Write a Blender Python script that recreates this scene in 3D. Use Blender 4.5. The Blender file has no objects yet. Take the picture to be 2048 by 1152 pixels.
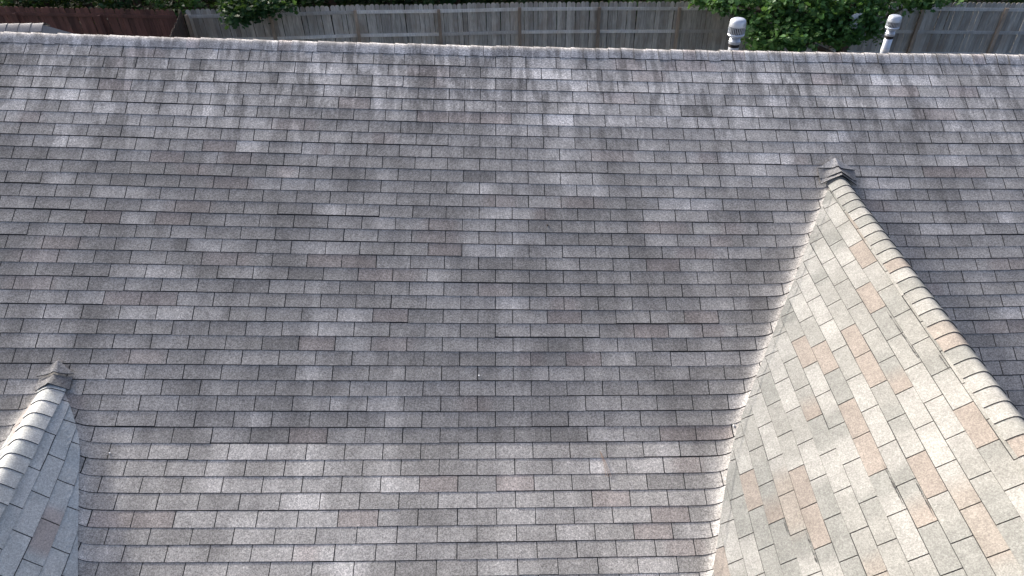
import bpy, math, random
import numpy as np
from mathutils import Vector, Matrix

random.seed(7)
rng = np.random.default_rng(7)
S = bpy.context.scene

# ------------------------------------------------------------------ camera
def rotmat(pitch, yaw, roll):
    rx = np.array([[1, 0, 0], [0, math.cos(pitch), -math.sin(pitch)], [0, math.sin(pitch), math.cos(pitch)]])
    ry = np.array([[math.cos(yaw), 0, -math.sin(yaw)], [0, 1, 0], [math.sin(yaw), 0, math.cos(yaw)]])
    rz = np.array([[math.cos(roll), -math.sin(roll), 0], [math.sin(roll), math.cos(roll), 0], [0, 0, 1]])
    return rz @ rx @ ry @ np.array([[1, 0, 0], [0, 0, -1.], [0, 1, 0]])
CAMR = rotmat(0.6707117, 0.0121396, -0.0268810)
CAMP = np.array([0.0107579, -6.8243926, 2.4390821])
F = 1367.0
cam = bpy.data.cameras.new('camera')
cam.sensor_width = 36.0
cam.lens = 36.0 * F / 2048
cam.clip_start = 0.1
cam.clip_end = 600
camo = bpy.data.objects.new('camera', cam)
S.collection.objects.link(camo)
M = Matrix.Identity(4)
for i in range(3):
    M[i][0] = CAMR[0][i]; M[i][1] = -CAMR[1][i]; M[i][2] = -CAMR[2][i]; M[i][3] = CAMP[i]
camo.matrix_world = M
S.camera = camo
def to_pixel(X):
    v = CAMR @ (np.asarray(X, float) - CAMP)
    return 1024 + F * v[0] / v[2], 576 + F * v[1] / v[2], v[2]

# ------------------------------------------------------------------ light
SUN = np.array([-0.56, 0.665, 0.485]); SUN = SUN / np.linalg.norm(SUN)
w = bpy.data.worlds.new('World'); S.world = w; w.use_nodes = True
wn = w.node_tree.nodes; wl = w.node_tree.links
sky = wn.new('ShaderNodeTexSky'); sky.sky_type = 'NISHITA'; sky.sun_disc = False
sky.sun_elevation = math.asin(SUN[2]); sky.sun_rotation = math.atan2(SUN[0], SUN[1])
sky.air_density = 0.55; sky.dust_density = 6.0; sky.ozone_density = 0.4
bg = wn['Background']; bg.inputs['Strength'].default_value = 0.15
wl.new(sky.outputs[0], bg.inputs[0])
sun = bpy.data.lights.new('sun', 'SUN'); sun.energy = 2.2; sun.angle = math.radians(3.0); sun.color = (1, 0.98, 0.945)
suno = bpy.data.objects.new('sun', sun); S.collection.objects.link(suno)
suno.rotation_euler = Vector(SUN).to_track_quat('Z', 'Y').to_euler()
S.view_settings.view_transform = 'Standard'; S.view_settings.look = 'None'
S.view_settings.exposure = 1.02; S.view_settings.gamma = 1; S.view_settings.use_curve_mapping = False

# ------------------------------------------------------------------ helpers
C = S.collection
def link(o, parent=None, **props):
    C.objects.link(o)
    if parent is not None: o.parent = parent
    for k, v in props.items(): o[k] = v
    return o
def mesh(name, verts, faces, mats, mi=None, col=None, smooth=False):
    me = bpy.data.meshes.new(name)
    me.from_pydata([tuple(v) for v in verts], [], faces)
    for m in mats: me.materials.append(m)
    if mi is not None: me.polygons.foreach_set('material_index', mi)
    if col is not None:
        a = me.color_attributes.new('tint', 'FLOAT_COLOR', 'POINT')
        a.data.foreach_set('color', np.c_[np.asarray(col, float), np.ones(len(col))].ravel())
    if smooth: me.polygons.foreach_set('use_smooth', [True] * len(me.polygons))
    me.update()
    return me
def obj(name, me, parent=None, **props):
    return link(bpy.data.objects.new(name, me), parent, **props)
def empty(name, loc=(0, 0, 0), rz=0, **props):
    o = bpy.data.objects.new(name, None); o.location = loc; o.rotation_euler = (0, 0, rz); o.empty_display_size = .2
    return link(o, None, **props)
def mesh_np(name, V, Fq, mats, mi=None, smooth=False):
    """fast mesh from numpy arrays, Fq faces all of one size"""
    me = bpy.data.meshes.new(name)
    n = Fq.shape[1]
    me.vertices.add(len(V)); me.vertices.foreach_set('co', V.astype(np.float32).ravel())
    me.loops.add(Fq.size); me.loops.foreach_set('vertex_index', Fq.astype(np.int32).ravel())
    me.polygons.add(len(Fq)); me.polygons.foreach_set('loop_start', np.arange(0, Fq.size, n, dtype=np.int32))
    for m in mats: me.materials.append(m)
    if mi is not None: me.polygons.foreach_set('material_index', mi)
    me.update(calc_edges=True)
    if smooth: me.polygons.foreach_set('use_smooth', [True] * len(me.polygons))
    return me
def frame(d):
    d = Vector(d).normalized(); u = d.cross(Vector((0, 0, 1)))
    if u.length < 1e-3: u = Vector((1, 0, 0))
    u.normalize(); return u, d.cross(u)
def tube(pts, rads, n=8, cap=True):
    V = []; Fs = []
    for i, p in enumerate(pts):
        p = Vector(p); d = Vector(pts[min(i + 1, len(pts) - 1)]) - Vector(pts[max(i - 1, 0)])
        u, v = frame(d)
        for k in range(n):
            a = 2 * math.pi * k / n; V.append(p + (u * math.cos(a) + v * math.sin(a)) * rads[i])
    for i in range(len(pts) - 1):
        for k in range(n):
            Fs.append((i * n + k, i * n + (k + 1) % n, (i + 1) * n + (k + 1) % n, (i + 1) * n + k))
    if cap:
        Fs.append(tuple(range(n))[::-1]); Fs.append(tuple(range((len(pts) - 1) * n, len(pts) * n)))
    return V, Fs
def lathe(prof, n=32, rib=0.0, ribz=None):
    V = []; Fs = []
    for r, z in prof:
        for k in range(n):
            a = 2 * math.pi * k / n
            rr = r * (1 - (rib if (ribz and ribz[0] <= z <= ribz[1] and k % 2) else 0))
            V.append((rr * math.cos(a), rr * math.sin(a), z))
    for i in range(len(prof) - 1):
        for k in range(n):
            Fs.append((i * n + k, i * n + (k + 1) % n, (i + 1) * n + (k + 1) % n, (i + 1) * n + k))
    Fs.append(tuple(range(n))[::-1]); Fs.append(tuple(range((len(prof) - 1) * n, len(prof) * n)))
    return V, Fs
def box(x0, x1, y0, y1, z0, z1):
    V = [(x0, y0, z0), (x1, y0, z0), (x1, y1, z0), (x0, y1, z0), (x0, y0, z1), (x1, y0, z1), (x1, y1, z1), (x0, y1, z1)]
    return V, [(0, 3, 2, 1), (4, 5, 6, 7), (0, 1, 5, 4), (1, 2, 6, 5), (2, 3, 7, 6), (3, 0, 4, 7)]

# ------------------------------------------------------------------ materials
class NT:
    def __init__(s, name):
        s.m = bpy.data.materials.new(name); s.m.use_nodes = True
        s.n = s.m.node_tree.nodes; s.l = s.m.node_tree.links
        s.b = s.n['Principled BSDF']
    def add(s, t, **kw):
        x = s.n.new(t)
        for k, v in kw.items(): setattr(x, k, v)
        return x
    def pos(s, scale=(1, 1, 1), rot=(0, 0, 0)):
        g = s.add('ShaderNodeNewGeometry'); mp = s.add('ShaderNodeMapping')
        mp.inputs['Scale'].default_value = scale; mp.inputs['Rotation'].default_value = rot
        s.l.new(g.outputs['Position'], mp.inputs['Vector']); return mp.outputs[0]
    def noise(s, scale, detail=3, rough=.6, vec=None, dist=0):
        x = s.add('ShaderNodeTexNoise'); x.inputs['Scale'].default_value = scale; x.inputs['Detail'].default_value = detail
        x.inputs['Roughness'].default_value = rough; x.inputs['Distortion'].default_value = dist
        s.l.new(vec if vec is not None else s.pos(), x.inputs['Vector']); return x.outputs['Fac']
    def rng(s, v, a, b, c, d, smooth=False):
        x = s.add('ShaderNodeMapRange'); x.interpolation_type = 'SMOOTHSTEP' if smooth else 'LINEAR'
        for i, q in enumerate((a, b, c, d)): x.inputs[i + 1].default_value = q
        s.l.new(v, x.inputs[0]); return x.outputs[0]
    def math(s, op, a, b=None):
        x = s.add('ShaderNodeMath', operation=op)
        for i, q in enumerate((a, b)):
            if q is None: continue
            if isinstance(q, (int, float)): x.inputs[i].default_value = q
            else: s.l.new(q, x.inputs[i])
        return x.outputs[0]
    def mul(s, col, fac):
        x = s.add('ShaderNodeVectorMath', operation='SCALE'); s.l.new(col, x.inputs[0])
        s.l.new(fac, x.inputs['Scale']); return x.outputs[0]
    def mix(s, f, a, b, mode='MIX'):
        x = s.add('ShaderNodeMix', data_type='RGBA', blend_type=mode)
        for i, q in ((0, f), (6, a), (7, b)):
            if isinstance(q, (int, float)): x.inputs[i].default_value = q
            elif isinstance(q, tuple): x.inputs[i].default_value = (*q, 1) if len(q) == 3 else q
            else: s.l.new(q, x.inputs[i])
        return x.outputs[2]
    def bump(s, h, strength, dist):
        x = s.add('ShaderNodeBump'); x.inputs['Strength'].default_value = strength; x.inputs['Distance'].default_value = dist
        s.l.new(h, x.inputs['Height']); s.l.new(x.outputs[0], s.b.inputs['Normal'])
    def base(s, c):
        if isinstance(c, tuple): s.b.inputs['Base Color'].default_value = (*c, 1)
        else: s.l.new(c, s.b.inputs['Base Color'])
    def rough(s, r): s.b.inputs['Roughness'].default_value = r

def shingle_material(name, tone_runs):
    t = NT(name); t.rough(.95); t.b.inputs['Specular IOR Level'].default_value = .15
    at = t.add('ShaderNodeVertexColor', layer_name='tint')
    amp = .85 if tone_runs else .45
    g1 = t.noise(105, 2, .8); g2 = t.noise(52, 2, .7); g3 = t.noise(9, 3, .6)
    gr = t.math('MULTIPLY', t.rng(g1, .34, .66, 1 - .48 * amp, 1 + .5 * amp), t.rng(g2, .32, .68, 1 - .26 * amp, 1 + .28 * amp))
    gr = t.math('MULTIPLY', gr, t.rng(g3, .3, .7, .9, 1.1))
    c = t.mul(at.outputs['Color'], gr)
    if tone_runs:
        # darker and paler runs, long down the slope, broken by blotches
        st = t.noise(1.0, 4, .62, t.pos((2.2, .36, .36)), .3)
        bl = t.noise(2.6, 4, .6, t.pos((1, .8, .8)))
        f1 = t.math('MULTIPLY', t.rng(st, .36, .64, .86, 1.15, True), t.rng(bl, .34, .66, .95, 1.05, True))
        # short streaks and sun-bleached blotches on the courses right under the ridge
        near = t.rng(t.add_xyz('Y'), -1.45, -.1, 0, 1, True)
        sp = t.noise(4.6, 3, .7, t.pos((1.6, .40, .40)), .3)
        fine = t.rng(sp, .42, .57, -.33, .33, True)
        f1 = t.math('ADD', f1, t.math('MULTIPLY', near, t.math('ADD', fine, .26)))
        c = t.mul(c, f1)
        cool = t.noise(.7, 2, .5)
        c = t.mix(t.rng(cool, .35, .65, 0, .25), c, t.mix(1.0, c, (.985, .99, 1.03), 'MULTIPLY'))
    else:
        d = t.noise(1.7, 4, .6)
        c = t.mul(c, t.rng(d, .3, .7, .93, 1.06))
    t.base(c); t.bump(g1, .35, .004)
    return t.m
def add_xyz(s, axis):
    g = s.add('ShaderNodeNewGeometry'); x = s.add('ShaderNodeSeparateXYZ'); s.l.new(g.outputs['Position'], x.inputs[0]); return x.outputs[axis]
NT.add_xyz = add_xyz
M_SHW = shingle_material('weathered_granules', True)
M_SHC = shingle_material('clean_granules', False)
t = NT('asphalt_edge'); t.rough(.9); t.base(t.mix(t.noise(60), (.04, .04, .04), (.085, .083, .08))); M_EDGE = t.m
t = NT('asphalt_edge_dusty'); t.rough(.95); t.base(t.mix(t.noise(60), (.10, .095, .088), (.19, .18, .165))); M_EDGE2 = t.m
t = NT('roofing_felt'); t.rough(.95); t.base(t.mix(t.noise(30), (.024, .024, .025), (.045, .044, .043))); M_FELT = t.m
t = NT('galvanised_steel'); t.rough(.38); t.b.inputs['Metallic'].default_value = .6
t.base(t.mix(t.noise(22, 4, .7, t.pos((1, 1, .5))), (.42, .47, .54), (.70, .76, .83)))
t.bump(t.noise(30), .15, .002); M_STEEL = t.m
t = NT('vent_slot'); t.rough(.8); t.base((.02, .02, .022)); M_DARK = t.m
t = NT('tape'); t.rough(.6); t.base((.75, .77, .78)); M_TAPE = t.m
t = NT('siding'); t.rough(.8); t.base(t.mix(t.noise(3), (.42, .40, .36), (.5, .48, .43))); M_SIDING = t.m

def wood(name, c1, c2, c3):
    t = NT(name); t.rough(.85)
    oi = t.add('ShaderNodeObjectInfo'); gr = t.noise(14, 4, .65, t.pos((2.6, 2.6, .22)), .2)
    bl = t.noise(3, 3, .6, t.pos((1, 1, .5)))
    c = t.mix(t.rng(gr, .3, .7, 0, 1), c1, c2)
    c = t.mix(t.rng(bl, .42, .72, 0, .75, True), c, c3)
    c = t.mul(c, t.rng(oi.outputs['Random'], 0, 1, .72, 1.28))
    low = t.rng(t.add_xyz('Z'), -5.6, -4.2, .0, 1.0)
    t.base(c); t.bump(gr, .5, .004); return t.m
M_GREY = wood('weathered_cedar', (.27, .265, .235), (.58, .57, .52), (.33, .29, .24))
M_GRAIL = wood('weathered_rail', (.46, .46, .44), (.74, .74, .70), (.46, .43, .38))
M_GPOST = wood('weathered_post', (.28, .225, .17), (.50, .41, .32), (.24, .19, .14))
M_BROWN = wood('stained_cedar', (.13, .055, .038), (.23, .105, .075), (.09, .045, .034))
M_DKBR = wood('dark_boards', (.06, .042, .032), (.11, .078, .058), (.05, .045, .035))
t = NT('bark'); t.rough(.95); t.base(t.mix(t.noise(9, 5, .7, t.pos((1, 1, .3))), (.06, .042, .03), (.17, .125, .095))); t.bump(t.noise(14, 4, .7, t.pos((1, 1, .25))), .8, .02); M_BARK = t.m

def leaf_mat(name, a, b, c):
    t = NT(name); t.rough(.5)
    n1 = t.noise(6, 2); n2 = t.noise(1.4, 3)
    col = t.mix(t.rng(n1, .3, .7, 0, 1), a, b); col = t.mix(t.rng(n2, .45, .7, 0, .8, True), col, c)
    t.base(col); t.b.inputs['Specular IOR Level'].default_value = .4
    tr = t.add('ShaderNodeBsdfTranslucent'); t.l.new(t.mix(.5, col, (.16, .26, .03)), tr.inputs[0])
    mx = t.add('ShaderNodeMixShader'); mx.inputs[0].default_value = .32
    t.l.new(t.b.outputs[0], mx.inputs[1]); t.l.new(tr.outputs[0], mx.inputs[2])
    t.l.new(mx.outputs[0], t.n['Material Output'].inputs[0]); return t.m
M_MAPLE = leaf_mat('maple_leaf', (.04, .12, .03), (.085, .21, .06), (.15, .29, .08))
M_OAK = leaf_mat('oak_leaf', (.022, .07, .022), (.045, .12, .045), (.06, .15, .06))
M_FIR = leaf_mat('hedge_leaf', (.012, .035, .012), (.022, .06, .02), (.03, .075, .03))
t = NT('leaf_litter'); t.rough(1)
t.base(t.mix(t.rng(t.noise(5, 6, .7), .35, .65, 0, 1), (.010, .010, .007), t.mix(t.rng(t.noise(1.2, 4), .4, .6, 0, 1), (.022, .02, .013), (.012, .026, .008)))); t.bump(t.noise(12, 5), .8, .05); M_GROUND = t.m

# ------------------------------------------------------------------ roof shape (house frame, tilted slightly like the real ridge)
TAU = -0.0545067
HR = np.array([[math.cos(TAU), 0, -math.sin(TAU)], [0, 1, 0], [math.sin(TAU), 0, math.cos(TAU)]])
TH1, TH2, E, TW = 0.5538991, 0.4238249, .127, .305
KR = [0.1164, -0.4426, 0.3687, 0.9311, -0.5218, -0.5357, 0.1104, -0.6192, -0.0008, 0.7379, -0.2325, -0.2885, -0.3646, -0.1471, 0.3933, 0.6557, -0.1563, -0.3544, -0.2029, -0.1018, 0.3551, 0.8166, 0.246, -0.2564]
KC = [-0.0227, -0.0089, 0.0256, 0.0391, -0.1938, -0.1442, 0.1288, 0.197, 0.0013, -0.1511, -0.0778, 0.0225, 0.2534, 0.1156, -0.0189, -0.0498, 0.008, 0.0224, -0.0161, -0.0044]
def poly(K, c, r, I, J):
    u = max(-17.5, min(18, c)) / 16.; v = (max(-1, min(38.5, r)) - 19) / 19.
    s = 0; k = 0
    for i in range(I + 1):
        for j in range(J + 1):
            s += K[k] * u ** i * v ** j; k += 1
    return s
def unroll(c, r):
    """course coordinates -> plan position (the courses were laid a little out of line)"""
    cc = c + poly(KC, c, r, 4, 3); rr = r + poly(KR, c, r, 3, 5)
    d1 = min(rr, 30) * E; d2 = max(rr - 30, 0) * E
    return cc * TW, -(d1 * math.cos(TH1) + d2 * math.cos(TH2))
YB = -30 * E * math.cos(TH1); ZB = -30 * E * math.sin(TH1)
T1, T2 = math.tan(TH1), math.tan(TH2)
_rc = {}
def ridge_y(x):
    k = round(x * 20)
    if k not in _rc:
        _rc[k] = -(-.9 + poly(KR, k / 20 / TW, -.9, 3, 5)) * E * math.cos(TH1)
    return _rc[k]
def ridge_yl(x):
    a = math.floor(x * 20) / 20; f = (x - a) * 20
    return ridge_y(a) * (1 - f) + ridge_y(a + .05) * f
def smax(a, b, k): return (a + b) / 2 + math.sqrt((a - b) ** 2 + k * k) / 2
def smin(a, b, k): return (a + b) / 2 - math.sqrt((a - b) ** 2 + k * k) / 2
def z_main(x, y):
    f = smax(T1 * y, ZB + T2 * (y - YB), .015) if y < -1.5 else T1 * y
    if y < -.5: return f
    ry = ridge_yl(x)
    return smin(f, ry * T1 - (y - ry) * T1, .012)
class Dormer:
    def __init__(s, A, B, pitch):
        s.A = np.array(A); d = np.array(B) - s.A; s.d = d[:2] / np.linalg.norm(d[:2])
        s.n = np.array([-s.d[1], s.d[0]])      # points to +x for a ridge running to -y
        if s.n[0] < 0: s.n = -s.n
        s.ph = math.radians(pitch); s.T = math.tan(s.ph)
    def st(s, x, y):
        return (x - s.A[0]) * s.d[0] + (y - s.A[1]) * s.d[1], (x - s.A[0]) * s.n[0] + (y - s.A[1]) * s.n[1]
    def xy(s, t, w): return s.A[0] + s.d[0] * t + s.n[0] * w, s.A[1] + s.d[1] * t + s.n[1] * w
    tt, ts = [0, 9], None
    def Tat(s, t):            # the framing is slightly out of true, the slope twists along the ridge
        return s.T if s.ts is None else float(np.interp(t, s.tt, s.ts))
    def z(s, x, y):
        t, w = s.st(x, y); return s.A[2] - abs(w) * s.Tat(t)
RD = Dormer((3.258263, -1.043250, -0.645232), (3.133084, -4.034579, -0.645232), 46.8)
LD = Dormer((-3.588519, -2.754546, -1.703639), (-3.538671, -3.529487, -1.703639), 48.5)
RD.tt, RD.ts = [0, .4, .8, 1.8, 2.4, 3.1, 4.5], [1.02, 1.06, 1.09, 1.085, 1.10, 1.16, 1.20]
LD.tt, LD.ts = [0, .17, .29, .43, .6, .72, 1.07, 1.4, 3], [.80, .80, .86, .94, 1.03, 1.16, 1.34, 1.45, 1.6]
KF = .09
KFR = .14
def fillet(x, y):
    if x < 0:
        t_, s_ = LD.st(x, y); return .04 + (.02 * min(1, max(0, t_ / .5)))
    t_, s_ = RD.st(x, y)
    return .03 + (.032 if s_ < 0 else .02) * min(1, max(0, (t_ - .1) / .8))
def surf(x, y):
    z = z_main(x, y)
    if x > 0: zd = RD.z(x, y)
    else: zd = LD.z(x, y)
    if zd > z - 1.5: z = smax(z, zd, fillet(x, y))
    return z
def q_in(x, y):   # how far a dormer plane stands above the main plane
    return (RD.z(x, y) if x > 0 else LD.z(x, y)) - z_main(x, y)
def P(x, y, h=0):
    e = .004
    z = surf(x, y); zx = (surf(x + e, y) - z) / e; zy = (surf(x, y + e) - z) / e
    n = np.array([-zx, -zy, 1.]); n /= np.linalg.norm(n)
    return HR @ (np.array([x, y, z]) + n * h)

# ------------------------------------------------------------------ house
house = empty('house', (0, 0, -5.5), label='grey asphalt shingled house seen from above its long main ridge', category='house')
def part(name, me, parent, **kw):
    o = obj(name, me, parent, **kw)
    o.matrix_parent_inverse = Matrix.Identity(4)
    return o
def setloc(me, v):
    """move the mesh origin to point v; returns v"""
    me.transform(Matrix.Translation(-Vector(v))); return Vector(v)
HL = Vector((0, 0, -5.5))
def roof_part(name, V, Fs, mats, mi=None, **kw):
    me = mesh(name, [np.array(v) - np.array(HL) for v in V], Fs, mats, mi)
    return part(name, me, house, **kw)

def strip_grid(xs, ys, keep, drop=.004):
    V = []; idx = {}; Fs = []
    for i, x in enumerate(xs):
        for j, y in enumerate(ys):
            idx[i, j] = len(V); V.append(P(x, y, -drop))
    for i in range(len(xs) - 1):
        for j in range(len(ys) - 1):
            if keep((xs[i] + xs[i + 1]) / 2, (ys[j] + ys[j + 1]) / 2):
                Fs.append((idx[i, j], idx[i + 1, j], idx[i + 1, j + 1], idx[i, j + 1]))
    used = sorted({a for f in Fs for a in f}); mp = {a: k for k, a in enumerate(used)}
    return [V[a] for a in used], [tuple(mp[a] for a in f) for f in Fs]
X0, X1, YE = -6.6, 6.6, -5.75
xs = np.arange(X0, X1 + .01, .04); ys = np.arange(YE, .26, .04)
V, Fs = strip_grid(xs, ys, lambda x, y: q_in(x, y) < .0)
# back slope, rake thickness
nb = len(V)
bx = np.linspace(X0, X1, 30)
for x in bx:
    V.append(P(x, .2, -.004)); z = z_main(x, 0); ry = ridge_yl(x)
    V.append(HR @ np.array([x, 4.6, ry * T1 - (4.6 - ry) * T1]))
for i in range(len(bx) - 1): Fs.append((nb + 2 * i, nb + 2 * i + 2, nb + 2 * i + 3, nb + 2 * i + 1))
main_roof = roof_part('main_roof', V, Fs, [M_FELT], label='long dark weathered main slope below the ridge')
lo_r = roof_part('lower_roof', [HR @ np.array(v) for v in [(X0, YE, -3.6), (X1, YE, -3.6), (X1, YE + .02, -3.45), (X0, YE + .02, -3.45)]], [(0, 1, 2, 3)], [M_FELT], label='lighter lower pitched slope between the two gables')
def dormer_deck(D, name, sx, **kw):
    x0, x1 = (.3, 6.4) if sx > 0 else (-6.5, -1.2)
    g = .03
    V, Fs = strip_grid(np.arange(x0, x1, g), np.arange(YE, D.A[1] + .25, g), lambda x, y: q_in(x, y) >= 0)
    return roof_part(name, V, Fs, [M_FELT], **kw)
rgable = dormer_deck(RD, 'gable_roof', 1, label='large sunlit gable roof of pale and tan shingles')
lgable = dormer_deck(LD, 'gable_roof', -1, label='small gable roof with bluish grey shaded slope')

# colour along a course: soft runs of granule blend
def blend(n, classes, wts, lo, hi, soft=.12):
    """returns f(u) -> rgb, u in tab widths"""
    br = [-60.]; cs = [classes[rng.choice(len(classes), p=wts)]]
    while br[-1] < 60:
        br.append(br[-1] + rng.uniform(lo, hi)); cs.append(classes[rng.choice(len(classes), p=wts)])
    br = np.array(br); cs = np.array(cs)
    def f(u):
        i = int(np.searchsorted(br, u)) - 1; i = max(0, min(len(cs) - 2, i))
        d = (br[i + 1] - u)
        if d < soft:
            k = .5 - d / soft / 2; return cs[i] * (1 - k) + cs[i + 1] * k
        d = u - br[i]
        if d < soft and i > 0:
            k = .5 - d / soft / 2; return cs[i] * (1 - k) + cs[i - 1] * k
        return cs[i]
    return f
MAINC = np.array([(.296, .285, .264), (.328, .316, .294), (.372, .358, .333), (.455, .438, .409), (.318, .292, .269)])
MAINW = [.27, .34, .24, .09, .06]
DORC = np.array([(.305, .306, .288), (.266, .268, .250), (.232, .237, .222), (.264, .244, .217)])
DORW = [.34, .34, .29, .03]
TAN = np.array((.264, .238, .211))
BRN = np.array((.305, .272, .249))
LDC = np.array([(.63, .635, .60), (.56, .575, .55), (.50, .525, .51), (.50, .445, .405)])
LDW = [.3, .34, .24, .12]

SHING = []      # (name, verts, faces, mi, col, parent)
def tab(xyf, hf, u0, u1, v0, v1, NX, NY, colf, mats, parent, inside, name='shingle', base=0.0, th=None):
    """one shingle tab; xyf(u,v)->plan, inside(x,y)->bool trims it at valleys"""
    rows = []
    for j in range(NY + 1):
        v = v0 + (v1 - v0) * j / NY
        a, b = u0, u1
        if inside is not None:
            ia, ib = inside(*xyf(a, v)), inside(*xyf(b, v))
            if not ia and not ib:
                m = (a + b) / 2
                if True: rows.append(None); continue
            if ia != ib:
                lo, hi = (a, b)
                for _ in range(9):
                    m = (lo + hi) / 2
                    if inside(*xyf(m, v)) == ia: lo = m
                    else: hi = m
                if ia: b = lo
                else: a = hi
        rows.append((a, b, v))
    ok = [i for i, r in enumerate(rows) if r]
    if len(ok) < 2: return None
    # fill a missing end row with the collapsed end of its neighbour
    for i in range(NY + 1):
        if rows[i] is None:
            nb_ = min(ok, key=lambda k: abs(k - i)); a, b, _ = rows[nb_]
            v = v0 + (v1 - v0) * i / NY
            if abs(nb_ - i) > 1: continue
            e = a if (inside(*xyf(a - .02, rows[nb_][2])) or abs(a - u0) < 1e-6) else b
            e = a if abs(a - u0) < 1e-6 else b
            vm = rows[nb_][2] * .5 + v * .5
            rows[i] = (e, e + (1e-3 if e == a else -1e-3), vm) if e == a else (e - 1e-3, e, vm)
    rows = [r for r in rows if r]
    if max(r[1] - r[0] for r in rows) * TW < .012: return None
    V = []; col = []; n = NX + 1
    for a, b, v in rows:
        for i in range(n):
            u = a + (b - a) * i / NX
            x, y = xyf(u, v); V.append(P(x, y, hf(v, u) + base)); col.append(colf(u, v))
    NR = len(rows)
    Fs = []; mi = []
    for j in range(NR - 1):
        for i in range(NX):
            Fs.append((j * n + i, (j + 1) * n + i, (j + 1) * n + i + 1, j * n + i + 1)); mi.append(0)
    per = [(NR - 1) * n + i for i in range(n)]
    perim = [j * n for j in range(NR)] + per[1:] + [j * n + NX for j in range(NR - 2, -1, -1)]
    k0 = len(V)
    pv = {}
    for q in perim:
        j, i = divmod(q, n); a, b, v = rows[j]; u = a + (b - a) * i / NX
        x, y = xyf(u, v); V.append(P(x, y, -.003)); col.append(col[q])
    for k in range(len(perim) - 1):
        Fs.append((perim[k], k0 + k, k0 + k + 1, perim[k + 1])); mi.append(1)
    # make sure faces look outwards
    return (name, np.array(V), Fs, mi, np.array(col), mats, parent)
def area_px(V, Fs, mi):
    A = 0; pts = [to_pixel(v) for v in V]
    for f, m in zip(Fs, mi):
        if m: continue
        a = 0
        xs_ = [pts[i][0] for i in f]; ys_ = [pts[i][1] for i in f]
        cx, cy = sum(xs_) / 4, sum(ys_) / 4
        if not (0 <= cx <= 2048 and 0 <= cy <= 1152) or pts[f[0]][2] < .3: continue
        for k in range(4): a += xs_[k] * ys_[(k + 1) % 4] - xs_[(k + 1) % 4] * ys_[k]
        A += abs(a) / 2
    return A
def orient(V, Fs):
    # top faces must point up
    a, b, c = (V[i] for i in Fs[0][:3])
    return [f[::-1] for f in Fs] if np.cross(b - a, c - a)[2] < 0 else Fs

# main slope -------------------------------------------------------
brown_at = [(-8.42, 8.4), (-9.99, 9.56), (-11.47, 14.4), (-9.5, 14.37), (-1.51, 16.55), (-4.53, 17.51), (-3.64, 18.53), (-10.47, 20.39), (1.97, 21.52), (4.53, 22.45), (2.42, 24.48), (-9.22, 20.61), (-5.09, 23.45), (-1.32, 32.55), (0.62, 32.51), (-3.69, 34.43), (4.34, 34.55), (3.01, 33.51), (6.32, 21.49), (-4.63, 4.71), (13.05, 2.87), (15.17, 2.03), (13.77, 9.83), (15.07, 9.12), (-11.18, -0.3), (-12.14, 3.45), (5.14, 17.64), (-3.13, 21.86), (-2.1, 5.56), (-0.52, 5.25), (10.94, 1.58), (5.53, 29.56), (-4.92, 29.69), (3.79, 35.27), (-8.97, 34.65)]
def main_inside(x, y):
    q = q_in(x, y)
    if q < (.03 + .35 * fillet(x, y)): return True
    D = RD if x > 0 else LD
    t_, s_ = D.st(x, y)
    return t_ < .10 and abs(s_) < .16      # the saddle pulled over the end of the gable ridge
c_lo, c_hi = int(X0 / TW) - 1, int(X1 / TW) + 1
for k in range(0, 45):
    bf = blend(k, MAINC, MAINW, .35, 1.6)
    ph = 0.0 if k % 2 == 0 else .5
    grp = int(rng.integers(0, 3)); goff = {}
    sag = rng.uniform(-.02, .02)
    for c in range(c_lo, c_hi + 1):
        u0 = c + ph; u1 = u0 + 1
        g = (c + grp) // 3
        if g not in goff: goff[g] = (rng.normal(0, .018), rng.uniform(-.0012, .0012))
        dv, dh = goff[g]; dv += rng.normal(0, .006)
        j1 = rng.normal(0, .0015)
        xa, ya = unroll(u0, k + .5); xb, yb = unroll(u1, k + .5)
        if xb < X0 or xa > X1: continue
        qa, qb = q_in(xa, ya), q_in(xb, yb)
        if min(qa, qb) > .4 and (xa * xb > 0): continue
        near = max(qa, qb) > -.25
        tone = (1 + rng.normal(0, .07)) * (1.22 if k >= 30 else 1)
        isb = any(u0 - .05 < bc - 0 < u1 + .05 and k <= br_ < k + 1 for bc, br_ in brown_at)
        hn = rng.uniform(-.0004, .0012)
        if isb:
            colf = (lambda u, v, bf=bf, tone=tone, m=(u0 + u1) / 2: (BRN * .8 + bf(u) * .2) * tone)
        else:
            colf = (lambda u, v, bf=bf, tone=tone: bf(u) * tone)
        if near:   # sun caught on the valley curve, painted as a lighter tint
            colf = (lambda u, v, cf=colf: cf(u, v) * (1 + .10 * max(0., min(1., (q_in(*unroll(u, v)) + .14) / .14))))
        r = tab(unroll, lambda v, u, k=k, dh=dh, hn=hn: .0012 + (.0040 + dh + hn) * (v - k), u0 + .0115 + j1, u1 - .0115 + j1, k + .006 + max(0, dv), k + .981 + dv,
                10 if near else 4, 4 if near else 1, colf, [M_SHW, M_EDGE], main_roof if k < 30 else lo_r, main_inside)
        if r: SHING.append(r)
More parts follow.
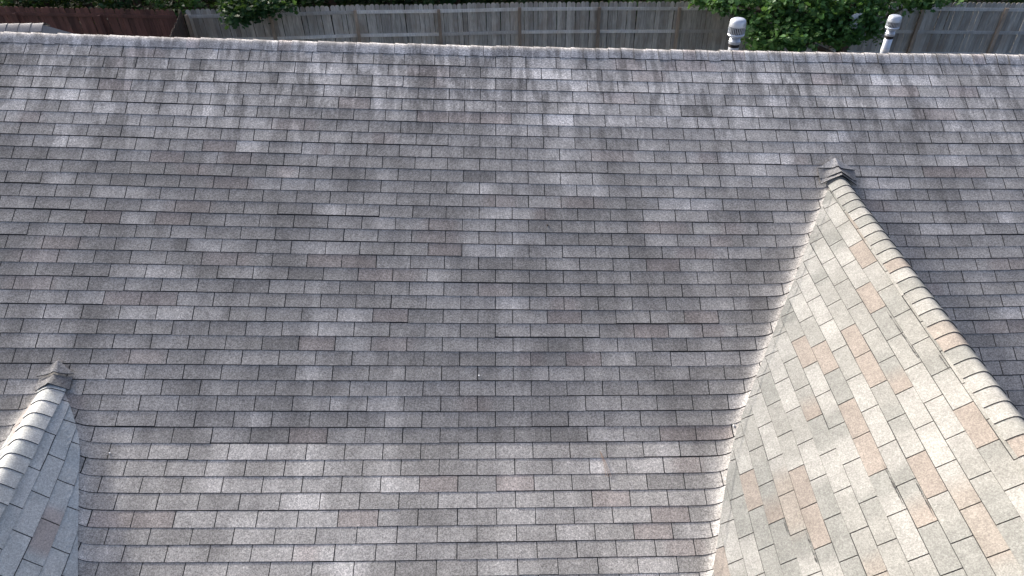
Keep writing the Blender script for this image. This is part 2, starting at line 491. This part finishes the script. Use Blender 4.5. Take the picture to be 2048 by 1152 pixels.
# gable slopes ------------------------------------------------------
tan_at = [(1.852, 0.978), (1.916, 0.85), (1.97, 0.585), (2.209, 0.59), (2.379, 0.466), (2.328, 1.089), (2.628, 0.862), (2.829, 0.832), (3.173, 0.585), (3.328, 0.726), (3.484, 0.742), (2.804, 1.736), (2.886, 1.604), (2.966, 1.343), (3.12, 1.353), (3.168, 2.085), (3.35, 1.859), (3.682, 0.362), (2.897, 0.153), (3.067, 0.154), (3.361, 1.088), (0.874, 0.14), (1.082, 0.148), (1.317, 0.233), (1.692, 0.344)]
def gable_tabs(D, side, tmax, jmax, classes, wts, parent, ph_odd, ph_even, s0, tans, mats):
    cph = math.cos(D.ph)
    for j in range(-1, jmax):
        sa = s0 + .127 * j
        bf = blend(j, classes, wts, .5, 1.8, .10)
        ph = (ph_odd if j % 2 else ph_even) / TW
        for i in range(-2, int(tmax / TW) + 2):
            u0 = ph + i; u1 = u0 + 1
            def xyf(u, v, side=side):
                return D.xy(u * TW, side * (v * .127 + s0) * cph)
            dv = rng.normal(0, .012); tone = 1 + rng.normal(0, .03); lift = rng.uniform(0, .002)
            mid = ((u0 + u1) / 2 * TW, sa + .063)
            isT = any(abs(a - mid[0]) < .125 and abs(b - mid[1]) < .058 for a, b in tans)
            half = rng.random() < .35 and isT
            def colf(u, v, bf=bf, tone=tone, isT=isT, half=half, u0=u0):
                if isT:
                    k = 1 if not half else max(0., min(1., ((u - u0) - .4) / .2))
                    return (TAN * k + bf(u) * (1 - k)) * tone
                return bf(u) * tone
            x, y = xyf((u0 + u1) / 2, j + .5)
            if q_in(x, y) < -.3: continue
            near = q_in(*xyf(u0, j + 1)) < .25 or q_in(*xyf(u1, j + 1)) < .25
            def ins(x, y): return q_in(x, y) > (.012 + .38 * fillet(x, y)) and surf(x, y) > -9 and y > YE
            r = tab(xyf, lambda v, u, j=j, lift=lift: .0015 + (.0062 + lift) * (v - j) + (.005 if near and q_in(*xyf(u, v)) < .1 else 0), u0 + .011, u1 - .011, j + .004, j + .968 + dv,
                    8 if near else 4, 6 if near else 1, colf, mats, parent, ins)
            if r: SHING.append(r)
gable_tabs(RD, -1, 4.7, 26, DORC, DORW, rgable, .30, .14, .148, tan_at, [M_SHC, M_EDGE2])
gable_tabs(RD, 1, 4.7, 26, DORC, DORW, rgable, .30, .14, .148, [], [M_SHC, M_EDGE])
gable_tabs(LD, 1, 3.0, 16, LDC, LDW, lgable, .10, .25, .10, [], [M_SHC, M_EDGE])
gable_tabs(LD, -1, 3.0, 16, LDC, LDW, lgable, .10, .25, .10, [], [M_SHC, M_EDGE])

ranked = sorted(range(len(SHING)), key=lambda i: -area_px(SHING[i][1], SHING[i][2], SHING[i][3]))
single = set(ranked[:300])
rest = {}
for i, (name, V, Fs, mi, col, mats, parent) in enumerate(SHING):
    Fs = orient(V, Fs)
    if i in single:
        c = V.mean(0)
        me = mesh('shingle', V - c, Fs, mats, mi, col)
        o = obj('shingle', me, parent); o.location = Vector(c) - HL
    else:
        rest.setdefault(parent.name, [parent, mats, [], [], [], []])
        L = rest[parent.name]; b = sum(len(a) for a in L[2])
        # mixed edge materials stay with the first of the parent
        L[2].append(V - np.array(HL)); L[3] += [tuple(a + b for a in f) for f in Fs]; L[4] += mi; L[5].append(col)
for parent, mats, Vl, Fl, ml, cl in rest.values():
    me = mesh('shingle_courses', np.concatenate(Vl), Fl, mats, ml, np.concatenate(cl))
    obj('shingle_courses', me, parent, kind='stuff')

# cap shingles -------------------------------------------------------
def cap(section, u0, u1, colr, mats, parent, NS=8, h0=.004, h1=.011, th=.005, name='ridge_cap', nose=1):
    """section(u, a) -> (point, normal) with a in -1..1 across the ridge; nose end is u1"""
    V = []; col = []
    for j, u in enumerate((u0, u1)):
        h = h0 if j == 0 else h1
        for i in range(NS + 1):
            p, n = section(u, -1 + 2 * i / NS); V.append(p + n * h); col.append(colr * (1 + rng.normal(0, .03)))
    n1 = NS + 1
    V += [V[i] for i in range(2 * n1)]; col += [col[i] for i in range(2 * n1)]
    for j, u in enumerate((u0, u1)):
        h = h0 if j == 0 else h1
        for i in range(NS + 1):
            p, n = section(u, -1 + 2 * i / NS); V.append(p + n * max(-.002, h - th - (.004 if j else 0))); col.append(colr)
    Fs = []; mi = []
    for i in range(NS): Fs.append((i, n1 + i, n1 + i + 1, i + 1)); mi.append(0)
    for i in range(NS): Fs.append((3 * n1 + i, 5 * n1 + i, 5 * n1 + i + 1, 3 * n1 + i + 1)); mi.append(1)
    Fs.append((2 * n1, 4 * n1, 5 * n1, 3 * n1)); mi.append(1)
    Fs.append((2 * n1 + NS, 3 * n1 + NS, 5 * n1 + NS, 4 * n1 + NS)); mi.append(1)
    V = np.array(V); Fs = orient(V, Fs); c = V.mean(0)
    me = mesh(name, V - c, Fs, mats, mi, np.array(col))
    me.polygons.foreach_set('use_smooth', [m == 0 for m in mi])
    o = obj(name, me, parent); o.location = Vector(c) - HL
    return o
def main_section(u, a):
    ry = ridge_yl(u); y = ry + a * .1035
    def zz(x, yy):
        r2 = ridge_yl(x); return smin(T1 * yy, r2 * T1 - (yy - r2) * T1, .045) + .022 - .17 * abs(yy - r2)
    z = zz(u, y); e = .004
    n = np.array([0, -(zz(u, y + e) - z) / e, 1.]); n /= np.linalg.norm(n)
    return HR @ np.array([u, y, z]), HR @ n
u = X0
CAPC = np.array([(.37, .357, .337), (.345, .333, .315), (.325, .314, .297), (.35, .32, .298), (.40, .387, .365)])
while u < X1:
    wob = rng.normal(0, .004)
    def sec(uu, a, wob=wob):
        p, n = main_section(uu, a); return p + HR @ np.array([0, wob, wob * .3]), n
    cap(sec, u + .127 + .0, u + .002, CAPC[rng.choice(5, p=[.35, .25, .12, .12, .16])], [M_SHW, M_EDGE], main_roof, h1=.008 + rng.uniform(0, .002))
    u += .127 + rng.normal(0, .002)
def gable_caps(D, t0, t1, classes, wts, parent, mats, tans=(), hw=.152, k=.05):
    cph = math.cos(D.ph)
    def sec(t_, a, dw=0.0):
        w = a * hw * cph + dw
        def zz(w): return D.A[2] + .010 - D.Tat(t_) * (math.sqrt(w * w + k * k) - k * .72)
        z = zz(w); e = .003; g = (zz(w + e) - z) / e
        x, y = D.xy(t_, w)
        zm = z_main(x, y) + .016
        if zm > z: z = smax(z, zm, .01)
        n = np.array([-g * D.n[0], -g * D.n[1], 1.]); n /= np.linalg.norm(n)
        return HR @ np.array([x, y, z]), HR @ n
    t_ = t0; i = 0
    while t_ < t1:
        cl = classes[rng.choice(len(classes), p=wts)]
        if any(abs(t_ + .06 - q) < .064 for q in tans): cl = TAN
        dw = rng.normal(0, .003)
        cap(lambda uu, a, dw=dw: sec(uu, a, dw), t_, t_ + .125, cl * (1 + rng.normal(0, .03)), mats, parent, NS=12, h0=.004, h1=.011)
        t_ += .127; i += 1
gable_caps(RD, .06, 4.65, DORC, [.38, .34, .26, .02], rgable, [M_SHC, M_EDGE2], tans=(1.50, 2.43, 3.35))
gable_caps(LD, .06, 2.95, LDC, [.34, .36, .22, .08], lgable, [M_SHC, M_EDGE], tans=())

# dark bent end caps where the gable ridges meet the main slope
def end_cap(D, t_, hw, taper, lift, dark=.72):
    cph = math.cos(D.ph); NS = 10
    def sec(u, a):
        w = a * hw * cph * ((.12 + .88 * max(0, min(1, (u - t_) / .10))) if taper else 1)
        x, y = D.xy(u, w)
        z = max(D.A[2] - D.T * .6 * (math.sqrt(w * w + .0009) - .02), surf(x, y)) + lift + .006 * (1 - abs(a))
        return HR @ np.array([x, y, z]), HR @ np.array([0, 0, 1.])
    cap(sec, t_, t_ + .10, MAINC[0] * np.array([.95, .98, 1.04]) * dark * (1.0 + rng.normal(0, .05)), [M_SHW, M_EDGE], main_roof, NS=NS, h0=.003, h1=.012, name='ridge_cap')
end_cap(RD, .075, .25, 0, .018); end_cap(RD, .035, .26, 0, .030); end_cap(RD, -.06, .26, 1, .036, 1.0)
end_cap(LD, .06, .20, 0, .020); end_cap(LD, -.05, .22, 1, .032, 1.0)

SCUFFS = [((1.89, .290), (2.43, .282)), ((3.02, .792), (3.31, .790)), ((3.17, .664), (3.455, .664)), ((3.04, 1.553), (3.17, 1.552)), ((3.19, 1.427), (3.47, 1.427)), ((2.45, .162), (2.60, .160))]
# granule loss along a few shingle edges of the big gable: bare asphalt, ragged
for (ta, sa), (tb, sb) in SCUFFS:
    V = []; Fs = []; n = 26
    for i in range(n + 1):
        f_ = i / n; tt = ta + (tb - ta) * f_; ss = sa + (sb - sa) * f_
        w_ = (.0012 + .0042 * rng.random() ** 2) * (math.sin(math.pi * min(1, f_ * .9 + .08)) ** .4) * (1.4 if rng.random() < .3 else .8)
        for sg in (-1, 1):
            x, y = RD.xy(tt, -(ss + sg * w_) * math.cos(RD.ph)); V.append(P(x, y, .0115))
    for i in range(n):
        if rng.random() < .9: Fs.append((2 * i, 2 * i + 1, 2 * i + 3, 2 * i + 2))
    roof = rgable
    c = np.mean(V, 0); o = obj('worn_edge', mesh('worn_edge', np.array(V) - c, Fs, [M_EDGE]), roof); o.location = Vector(c) - HL

# walls of the house (out of the photo, they carry the roof)
zz0 = -5.6
for nm, b in (('wall', (X0 + .4, X1 - .4, -4.9, -4.7, zz0, -3.2)), ('wall', (X0 + .4, X1 - .4, 4.0, 4.2, zz0, -3.0)), ('wall', (X0 + .4, X0 + .6, -4.7, 4.0, zz0, -2.9)), ('wall', (X1 - .6, X1 - .4, -4.7, 4.0, zz0, -3.3))):
    V, Fs = box(*b); roof_part(nm, V, Fs, [M_SIDING])

# vent pipes ---------------------------------------------------------
def vent(x, y, ztop, r, label, tape=False):
    ry = ridge_yl(x)
    zb = (HR @ np.array([x, y, ry * T1 - (y - ry) * T1]))[2] - .02
    R_ = r * 1.60; H = R_ * 2.5
    zt = ztop - H
    V, Fs = lathe([(r, 0), (r, (zt - zb) * .5), (r * 1.015, (zt - zb) * .5 + .005), (r * 1.015, zt - zb + .02)], 28)
    me = mesh('vent_pipe', V, Fs, [M_STEEL], smooth=False)
    for p_ in me.polygons: p_.use_smooth = len(p_.vertices) == 4
    o = obj('vent_pipe', me, house, label=label); o.location = Vector((x, y, zb)) - HL
    ch = zt - zb
    V, Fs = lathe([(r * .92, -.02), (r * .92, .03), (R_ * .86, .032), (R_ * 1.02, .045), (R_ * 1.04, .055), (R_ * .98, .07), (R_ * .98, H * .60), (R_ * 1.03, H * .62), (R_ * 1.03, H * .66), (R_ * 1.0, H * .72), (R_ * .97, H * .86), (R_ * .88, H * .94), (R_ * .7, H * .985), (R_ * .3, H)], 56, rib=.10, ribz=(.065, H * .61))
    me = mesh('vent_cap', V, Fs, [M_STEEL, M_DARK])
    for p_ in me.polygons:
        if .072 < p_.center.z < H * .6: p_.material_index = 1
    for p_ in me.polygons:
        c = p_.center
        p_.use_smooth = c.z > H * .63
    o2 = obj('vent_cap', me, o); o2.location = (0, 0, ch)
    # dark louvre slots between the ribs
    V = []; Fs = []
    n = 28
    for k in range(n):
        a = 2 * math.pi * (k + .5) / n; da = .05
        for rr, zq in ((R_ * .955, .08), (R_ * .955, H * .58)):
            for s_ in (-1, 1): V.append((rr * math.cos(a + s_ * da), rr * math.sin(a + s_ * da), zq))
        b = 4 * k
        for s_ in (-1, 1): V.append
        Fs.append((b, b + 1, b + 3, b + 2))
    # give the slots depth: short fins standing out of the drum
    V2 = []; F2 = []
    for k in range(n):
        a = 2 * math.pi * k / n
        e = Vector((math.cos(a), math.sin(a), 0)); s_ = Vector((-math.sin(a), math.cos(a), 0)) * .0042
        b = len(V2)
        for zq in (.075, H * .60):
            for rr in (R_ * .93, R_ * 1.03):
                for sg in (-1, 1): V2.append(e * rr + s_ * sg + Vector((0, 0, zq)))
        F2 += [(b, b + 1, b + 3, b + 2), (b + 4, b + 6, b + 7, b + 5), (b, b + 4, b + 5, b + 1), (b + 2, b + 3, b + 7, b + 6), (b, b + 2, b + 6, b + 4), (b + 1, b + 5, b + 7, b + 3)]
    o3 = obj('rib_ring', mesh('rib_ring', V2, F2, [M_STEEL]), o); o3.location = (0, 0, ch)
    V, Fs = lathe([(r * 1.02, 0), (r * 1.16, .004), (r * 1.16, .03), (r * 1.02, .034)], 28)
    o4 = obj('collar', mesh('collar', V, Fs, [M_STEEL]), o); o4.location = (0, 0, ch - .05)
    V, Fs = lathe([(r * 1.0, ch - .085), (r * 1.03, ch - .084), (r * 1.03, ch - .05), (r, ch - .049)], 28)
    o6 = obj('dark_seam', mesh('dark_seam', V, Fs, [M_DARK]), o)
    if tape:
        V, Fs = lathe([(r * 1.0, 0), (r * 1.035, .002), (r * 1.035, .028), (r, .03)], 28)
        o5 = obj('band', mesh('band', V, Fs, [M_TAPE]), o); o5.location = (0, 0, ch - .24)
    V, Fs = lathe([(r * 2.6, -.02), (r * 1.3, .09), (r * 1.05, .10)], 24)
    obj('flashing', mesh('flashing', V, Fs, [M_STEEL]), o)
vent(2.667, .805, .045, .056, 'larger galvanised vent pipe with round ribbed cap, nearer the middle of the ridge')
vent(5.003, 1.84, -.30, .050, 'thinner galvanised vent pipe with a white band, near the right end of the ridge', True)

# peak of the rear gable seen just over the main ridge, far left
V = []; z0 = -.36
L = [(-8.2, 2.80, -.36), (-6.12, 2.77, -.375)]
V = [(-8.2, 2.80, -.33), (-6.10, 2.77, -.37), (-8.2, 1.7, -1.05), (-5.85, 1.7, -1.05), (-8.2, 3.9, -1.05), (-5.85, 3.9, -1.05), (-8.2, 2.8, -1.3), (-5.85, 2.8, -1.3)]
Fs = [(0, 2, 3, 1), (0, 1, 5, 4), (1, 3, 5), (2, 4, 5, 3), (0, 4, 2)]
t = NT('pale_shingle'); t.rough(.95); t.base(t.mix(t.noise(60, 3, .7, t.pos((.3, 1, 1))), (.22, .21, .20), (.42, .40, .385))); M_PALE = t.m
rear = roof_part('rear_gable_roof', V, Fs, [M_PALE], label='pale weathered peak of a rear roof showing over the left end of the ridge')
for k in range(12):
    xa = -8.0 + k * .16
    def sec(uu, a):
        f_ = (uu + 8.2) / 2.1
        return np.array([uu, 2.785 + a * .13, -.335 - .04 * f_ - abs(a) ** 1.5 * .075 + .012]), np.array([0, -a * .4, 1.]) / math.sqrt(1 + .16 * a * a)
    cap(sec, xa, xa + .158, np.array((.34, .33, .32)) * (1 + rng.normal(0, .08)), [M_SHC, M_EDGE], rear)

# ------------------------------------------------------------------ ground
def gz(x, y):
    return -5.42 - .0225 * max(-18, min(22, x))
V = []; Fs = []
gx = [-300, -100, -40] + list(np.linspace(-20, 24, 23)) + [50, 120, 300]; gy = [-200, -40, -10, 0, 8, 12, 14, 16, 18, 20, 24, 30, 45, 90, 300]
for x in gx:
    for y in gy: V.append((x, y, gz(x, y) + rng.uniform(-.03, .03)))
ny = len(gy)
for i in range(len(gx) - 1):
    for j in range(ny - 1): Fs.append((i * ny + j, (i + 1) * ny + j, (i + 1) * ny + j + 1, i * ny + j + 1))
obj('ground', mesh('ground', V, Fs, [M_GROUND], smooth=True), kind='structure')

# ------------------------------------------------------------------ fences
def picket_mesh(mat, w=.135, th=.017, H=1.86, dog=.03, seed=0):
    r = np.random.default_rng(seed)
    prof = [(-w / 2, 0), (w / 2, 0), (w / 2, H - dog - .012), (w / 2 - .008, H - dog), (w / 2 - dog, H - .004), (w / 4 * .4, H), (-w / 4 * .4, H), (-w / 2 + dog, H - .004), (-w / 2 + .008, H - dog), (-w / 2, H - dog - .012)]
    n = len(prof); V = [(x, 0, z) for x, z in prof] + [(x, th, z) for x, z in prof]
    Fs = [tuple(range(n)), tuple(range(2 * n - 1, n - 1, -1))] + [(i, i + n, (i + 1) % n + n, (i + 1) % n) for i in range(n)]
    return mesh('picket', V, Fs, [mat])
def bar_mesh(name, Lx, a, b, mat):
    V, Fs = box(0, Lx, -a, 0, 0, b); return mesh(name, V, Fs, [mat])
def fence(name, nodes, mats, label, posts, spacing=.141, rails=(.15, .83, 1.5), post_h=.10, first=True, group=None):
    root = empty(name, (nodes[0][0], nodes[0][1], nodes[0][2] - 1.86), label=label, category='fence')
    R0 = Vector(root.location)
    pm = [picket_mesh(mats[0], w, dog=dg) for w, dg in ((.1345, .030), (.132, .036), (.136, .028))]
    rail_cache = {}
    pmsh = None
    acc = 0.0
    for i in range(len(nodes) - 1):
        a = Vector(nodes[i]); b = Vector(nodes[i + 1]); d = b - a; Lh = math.hypot(d.x, d.y); ang = math.atan2(d.y, d.x)
        n = max(1, round(Lh / spacing)); sp = Lh / n
        for k in range(n):
            f_ = (k + .5) / n; p = a + d * f_
            o = obj('picket', pm[int(rng.integers(0, 3))], root)
            o.location = Vector((p.x, p.y, p.z - 1.86 + rng.normal(0, .008))) - R0; o.rotation_euler = (rng.normal(0, .004), rng.normal(0, .005), ang)
        slope = math.atan2(d.z, Lh)
        for rz_ in rails:
            o = obj('rail', bar_mesh('rail', math.sqrt(Lh ** 2 + d.z ** 2) - .002, .042, .088, mats[1]), root)
            o.location = Vector((a.x, a.y, a.z - rz_)) + Vector((math.sin(ang) * .001, -math.cos(ang) * .001, -.088)) - R0
            o.rotation_euler = (0, -slope, ang)
    for i in posts:
        p = Vector(nodes[i]); q = Vector(nodes[min(i + 1, len(nodes) - 1)]) if i < len(nodes) - 1 else p; pr = Vector(nodes[i - 1]) if i > 0 else p
        dd = q - pr; ang = math.atan2(dd.y, dd.x)
        if pmsh is None:
            V, Fs = box(-.045, .045, -.134, -.044, 0, 1.86 - post_h); pmsh = mesh('post', V, Fs, [mats[2]])
        o = obj('post', pmsh, root); o.location = Vector((p.x, p.y, p.z - 1.86)) - R0; o.rotation_euler = (rng.normal(0, .008), rng.normal(0, .008), ang)
    return root
gn = [[-8.95, 13.875, -3.324], [-6.559, 13.937, -3.364], [-4.12, 14.12, -3.41], [-1.713, 14.407, -3.54], [0.713, 14.581, -3.606], [3.151, 14.676, -3.688], [5.611, 14.68, -3.762], [8.052, 14.586, -3.798], [10.456, 14.412, -3.82], [12.865, 14.228, -3.853], [15.278, 14.037, -3.891], [17.737, 13.931, -3.954]]
fence('grey_fence', gn, (M_GREY, M_GRAIL, M_GPOST), 'long weathered grey picket privacy fence behind the ridge, middle to right', range(len(gn)), post_h=.13)
bn = [[-16.191, 13.93, -3.007], [-13.779, 13.89, -3.107], [-11.384, 13.865, -3.215], [-9.25, 13.863, -3.327]]
fence('brown_fence', bn, (M_BROWN, M_BROWN, M_BROWN), 'reddish brown stained picket fence behind the left end of the ridge', range(3), post_h=.16)
rn = [[-9.05, 13.80, -3.32], [-8.72, 12.2, -3.36], [-8.35, 10.4, -3.42]]
fence('dark_fence', rn, (M_DKBR, M_DKBR, M_DKBR), 'dark brown fence running towards the house between the brown and grey fences', (1,), post_h=.2)

# ------------------------------------------------------------------ trees
def leaves(points, size, jit=.5, star=True):
    """folded leaf shapes (6 verts, 4 quads -> each leaf two creased halves with a lobed edge)"""
    n = len(points)
    u = rng.normal(size=(n, 3)); u[:, 2] *= .5; u /= np.linalg.norm(u, axis=1)[:, None]
    nr = rng.normal(size=(n, 3)) * .7 + np.array([0, 0, 1.0]); v = np.cross(nr, u); v /= np.linalg.norm(v, axis=1)[:, None]
    w_ = np.cross(u, v); s = size * rng.uniform(1 - jit, 1 + jit, n)[:, None]
    loc = [(-.5, 0, 0), (-.15, .42, .10), (.12, .22, .05), (.28, .40, .09), (.55, 0, 0), (.28, -.40, .09), (.12, -.22, .05), (-.15, -.42, .10)]
    V = np.stack([points + u * s * a + v * s * b + w_ * s * c for a, b, c in loc], 1).reshape(-1, 3)
    base = np.arange(n)[:, None] * 8
    Fq = np.concatenate([base + np.array([[0, 1, 2, 4]]), base + np.array([[2, 3, 4, 4]])[:, [0, 1, 2, 2]] * 0 + np.array([[0, 4, 6, 7]])])
    Fq = np.concatenate([base + np.array([[0, 4, 2, 1]]), base + np.array([[0, 7, 6, 4]])])
    tri = np.concatenate([base + np.array([[2, 4, 3]]), base + np.array([[6, 5, 4]])])
    return V, Fq, tri
def leaf_mesh(name, pts, size, mat):
    V, Fq, tri = leaves(pts, size)
    t3 = np.concatenate([Fq[:, [0, 1, 2]], Fq[:, [0, 2, 3]], tri])
    return mesh_np(name, V, t3, [mat])
def lobe_points(cx, cy, cz, rx, ry, rz, n, clump=.135):
    k = max(3, n // 14)
    d = rng.normal(size=(k, 3)); d /= np.linalg.norm(d, axis=1)[:, None]
    rad = rng.uniform(.25, 1, k)[:, None] ** .45 * (1 + .16 * np.sin(5 * d[:, :1] + 3 * d[:, 1:2]))
    c = np.array([cx, cy, cz]) + d * rad * np.array([rx, ry, rz])
    p = c[rng.integers(0, k, n)] + rng.normal(size=(n, 3)) * clump * np.array([1, 1, .6])
    return p
def tree(name, label, base, h, trunk_r, lobes, nleaf, size, mat, group=None, lean=(0, 0)):
    root = empty(name, base, label=label, category='tree')
    if group: root['group'] = group
    B = Vector(base)
    top = Vector((lean[0], lean[1], h * .75))
    pts = [Vector((0, 0, -.05)), Vector((lean[0] * .2 + .03, lean[1] * .2, h * .22)), Vector((lean[0] * .5 - .04, lean[1] * .5 + .04, h * .45)), top]
    V, Fs = tube(pts, [trunk_r * 1.25, trunk_r, trunk_r * .7, trunk_r * .3], 9)
    obj('trunk', mesh('trunk', V, Fs, [M_BARK], smooth=True), root)
    allp = []
    vol = [l[3] * l[4] * l[5] for l in lobes]
    wsum = sum(v ** .67 for v in vol)
    for l, vv in zip(lobes, vol):
        n = int(nleaf * vv ** .67 / wsum)
        allp.append(lobe_points(*l, n) - np.array(B))
        # limb to the lobe
        c = Vector(l[:3]) - B; zf = max(.15, min(.8, (c.z / max(h, .1)) * .55)); s_ = Vector((lean[0] * zf, lean[1] * zf, h * zf))
        mid = (s_ + c) / 2 + Vector((rng.normal(0, .1), rng.normal(0, .1), .12))
        if trunk_r > .03:
            V, Fs = tube([s_, mid, c], [trunk_r * .42, trunk_r * .26, .012], 6)
            obj('limb', mesh('limb', V, Fs, [M_BARK], smooth=True), root)
    obj('crown', leaf_mesh('crown', np.concatenate(allp), size, mat), root)
    return root
def at(px, py, Z):
    v = np.array([(px - 1024) / F, (py - 576) / F, 1.]) * Z
    return CAMP + CAMR.T @ v
TREES_MARK = 0
# maple in front of the fence; lobes (x, y, z, rx, ry, rz)
ML = []
for px, py, rx, ry, Z in ((1425, -3, .6, .26, 19.2), (1466, 8, .55, .30, 18.9), (1540, 28, .8, .65, 19.0), (1605, 22, .9, .7, 18.8), (1528, 74, .62, .34, 18.6), (1592, 74, .62, .36, 18.5), (1655, 40, .7, .62, 18.8), (1688, 64, .42, .42, 18.6), (1705, 12, .8, .5, 18.9), (1742, 52, .42, .34, 18.9), (1790, -6, .9, .28, 19.2), (1860, -10, .7, .2, 19.3), (1560, -60, 1.6, .9, 19.6), (1650, -110, 1.7, 1.0, 19.8), (1450, -70, 1.2, .7, 19.8)):
    p = at(px, py, Z); ML.append((p[0], p[1], p[2], rx, min(rx, .9), ry))
pb = at(1684, 95, 19.3)
tree('maple_tree', 'leafy green maple crown hanging in front of the grey fence between the two vent pipes', (pb[0], pb[1], gz(pb[0], pb[1]) - .05), 4.2, .17, ML, 15000, .125, M_MAPLE)
# small sweetgum hanging over the left of the grey fence
OL = []
for px, py, rx, ry, Z in ((478, 34, .36, .20, 18.9), (500, 15, .55, .34, 18.9), (545, 6, .6, .26, 19.0), (470, 5, .4, .22, 19.1), (505, -25, .9, .5, 19.4), (560, -45, .8, .5, 19.6)):
    p = at(px, py, Z); OL.append((p[0], p[1], p[2], rx, .4, ry))
pb = at(470, -60, 20.4)
tree('sweetgum_tree', 'green branch tip of a tree drooping over the grey fence beside its left end', (pb[0], 14.9, gz(pb[0], 15) - .05), 4.5, .10, OL, 3000, .12, M_OAK)
# trees standing behind the fences: (px, py, depth, rx, rz, mat, n, size, label)
BT = [
 (40, -6, 21.3, 1.3, .7, M_OAK, 2600, 'tree behind the brown fence, leftmost, its leaves touching the fence top'),
 (130, -8, 21.6, 1.1, .75, M_FIR, 2400, 'dark leafed tree behind the middle of the brown fence'),
 (235, -2, 21.2, .7, .5, M_OAK, 1800, 'slim green tree behind the right half of the brown fence'),
 (355, -6, 21.0, .85, .6, M_MAPLE, 2200, 'light green tree behind the join of the brown and grey fences'),
 (640, -14, 21.8, 1.0, .6, M_OAK, 2000, 'green tree behind the grey fence right of the drooping branch'),
 (760, -16, 22.2, 1.3, .6, M_FIR, 2400, 'dark tree behind the left part of the grey fence'),
 (900, -26, 22.4, 1.2, .6, M_OAK, 1800, 'tree whose lowest leaves just show over the middle of the grey fence'),
 (1100, -30, 22.6, 1.3, .6, M_FIR, 1800, 'dark tree behind the middle of the grey fence'),
 (1290, -12, 22.2, 1.2, .55, M_MAPLE, 2600, 'bright green tree behind the grey fence left of the maple'),
 (1960, -20, 22.8, 1.3, .6, M_FIR, 1800, 'dark tree behind the right end of the grey fence'),
]
for px, py, Z, rx, rz_, m, n, lab in BT:
    p = at(px, py, Z)
    lb = [(p[0], p[1], p[2], rx, rx * .8, rz_), (p[0] - rx * .5, p[1] + .5, p[2] + .7, rx, rx, rz_ * 1.3), (p[0] + rx * .5, p[1] + .3, p[2] + 1.5, rx * 1.1, rx * 1.1, rz_ * 1.6), (p[0], p[1] + .8, p[2] + 2.6, rx, rx, rz_ * 1.6)]
    tree('tree', lab, (p[0] + .1, p[1] + .9, gz(p[0], p[1]) - .05), 5.0, .13, lb, n, .13, m, group='trees behind the fences')
# dark understorey that reads as one mass behind the fences
pts = []
for i in range(60):
    x = -19 + i * .68; pts.append(lobe_points(x, rng.uniform(17.2, 20.5), gz(x, 18) + rng.uniform(.9, 1.8), 1.3, 1.1, 1.5, 620, .2))
obj('undergrowth', leaf_mesh('undergrowth', np.concatenate(pts), .17, M_FIR), kind='stuff')

# tall woods further back, one mass
pts = []
for i in range(70):
    pts.append(lobe_points(rng.uniform(-38, 26), rng.uniform(22, 30), -5.4 + rng.uniform(1, 8.2), 2.4, 2.2, 1.6, 420, .45))
obj('woods', leaf_mesh('woods', np.concatenate(pts), .42, M_FIR), kind='stuff')

# crumpled white sheet standing in for an unidentified bright patch in the maple
t = NT('patch_white'); t.rough(.7); t.base((.78, .82, .86)); M_PATCH = t.m
p = at(1710, 42, 18.45); V = []; Fs = []
for i in range(8):
    for j in range(12):
        V.append((i / 7 * .20 - .10 + .03 * math.sin(j * 1.3), .04 * math.sin(i * 1.9 + j * .9), j / 11 * .40 - .20))
for i in range(7):
    for j in range(11): Fs.append((i * 12 + j, (i + 1) * 12 + j, (i + 1) * 12 + j + 1, i * 12 + j + 1))
o = obj('bright_patch', mesh('bright_patch', V, Fs, [M_PATCH], smooth=True), label='bright white patch showing through the maple leaves in front of the grey fence', category='bright_patch')
o.location = p

# ------------------------------------------------------------------ litter on the roof
t = NT('dry_needle'); t.rough(.7); t.base((.40, .26, .18)); M_NEEDLE = t.m
t = NT('chalk_white'); t.rough(.8); t.base((.8, .8, .78)); M_WHITE = t.m
def on_roof(x, y, h=.012): return P(x, y, h)
for lab, x, y, (dx, dy), grp in (('dry orange pine needles lying on the lower slope left of the big gable', .879, -3.411, (-.035, .10), None),):
    V = []; Fs = []
    for s_ in (-1, 0, 1):
        p0 = on_roof(x + dx, y + dy, .011); p1 = on_roof(x + .01 * s_, y, .019); p2 = on_roof(x - dx * .6 + .022 * s_, y - dy * .9, .010)
        v, f = tube([p0, p1, p2], [.0011, .0015, .0009], 5); b = len(V); V += v; Fs += [tuple(a + b for a in q) for q in f]
    obj('pine_needles', mesh('pine_needles', V, Fs, [M_NEEDLE]), label=lab, category='pine needles')
def pebble(x, y, r, mat, name, label, cat, sx=1.0):
    V, Fs = lathe([(r * .5, -.2 * r), (r, .2 * r), (r * .9, .6 * r), (r * .4, .9 * r)], 7)
    V = [(a * sx + rng.normal(0, r * .1), b, c) for a, b, c in V]
    o = obj(name, mesh(name, V, Fs, [mat]), label=label, category=cat); o.location = on_roof(x, y, .009)
pebble(-.144, -2.775, .008, M_WHITE, 'pebble', 'tiny white speck in a joint near the middle of the dark slope', 'pebble')
pebble(1.972, -3.147, .011, M_WHITE, 'pebble', 'small white fleck in the valley at the left edge of the big gable', 'pebble')
pebble(-3.042, -3.322, .008, M_WHITE, 'pebble', 'tiny white fleck beside the small left gable', 'pebble')
t = NT('dead_leaf'); t.rough(.9); t.base((.03, .025, .022)); M_DL = t.m
pebble(.468, -1.589, .014, M_DL, 'leaf_scrap', 'small dark leaf scrap on the upper middle of the dark slope', 'leaf', .5)
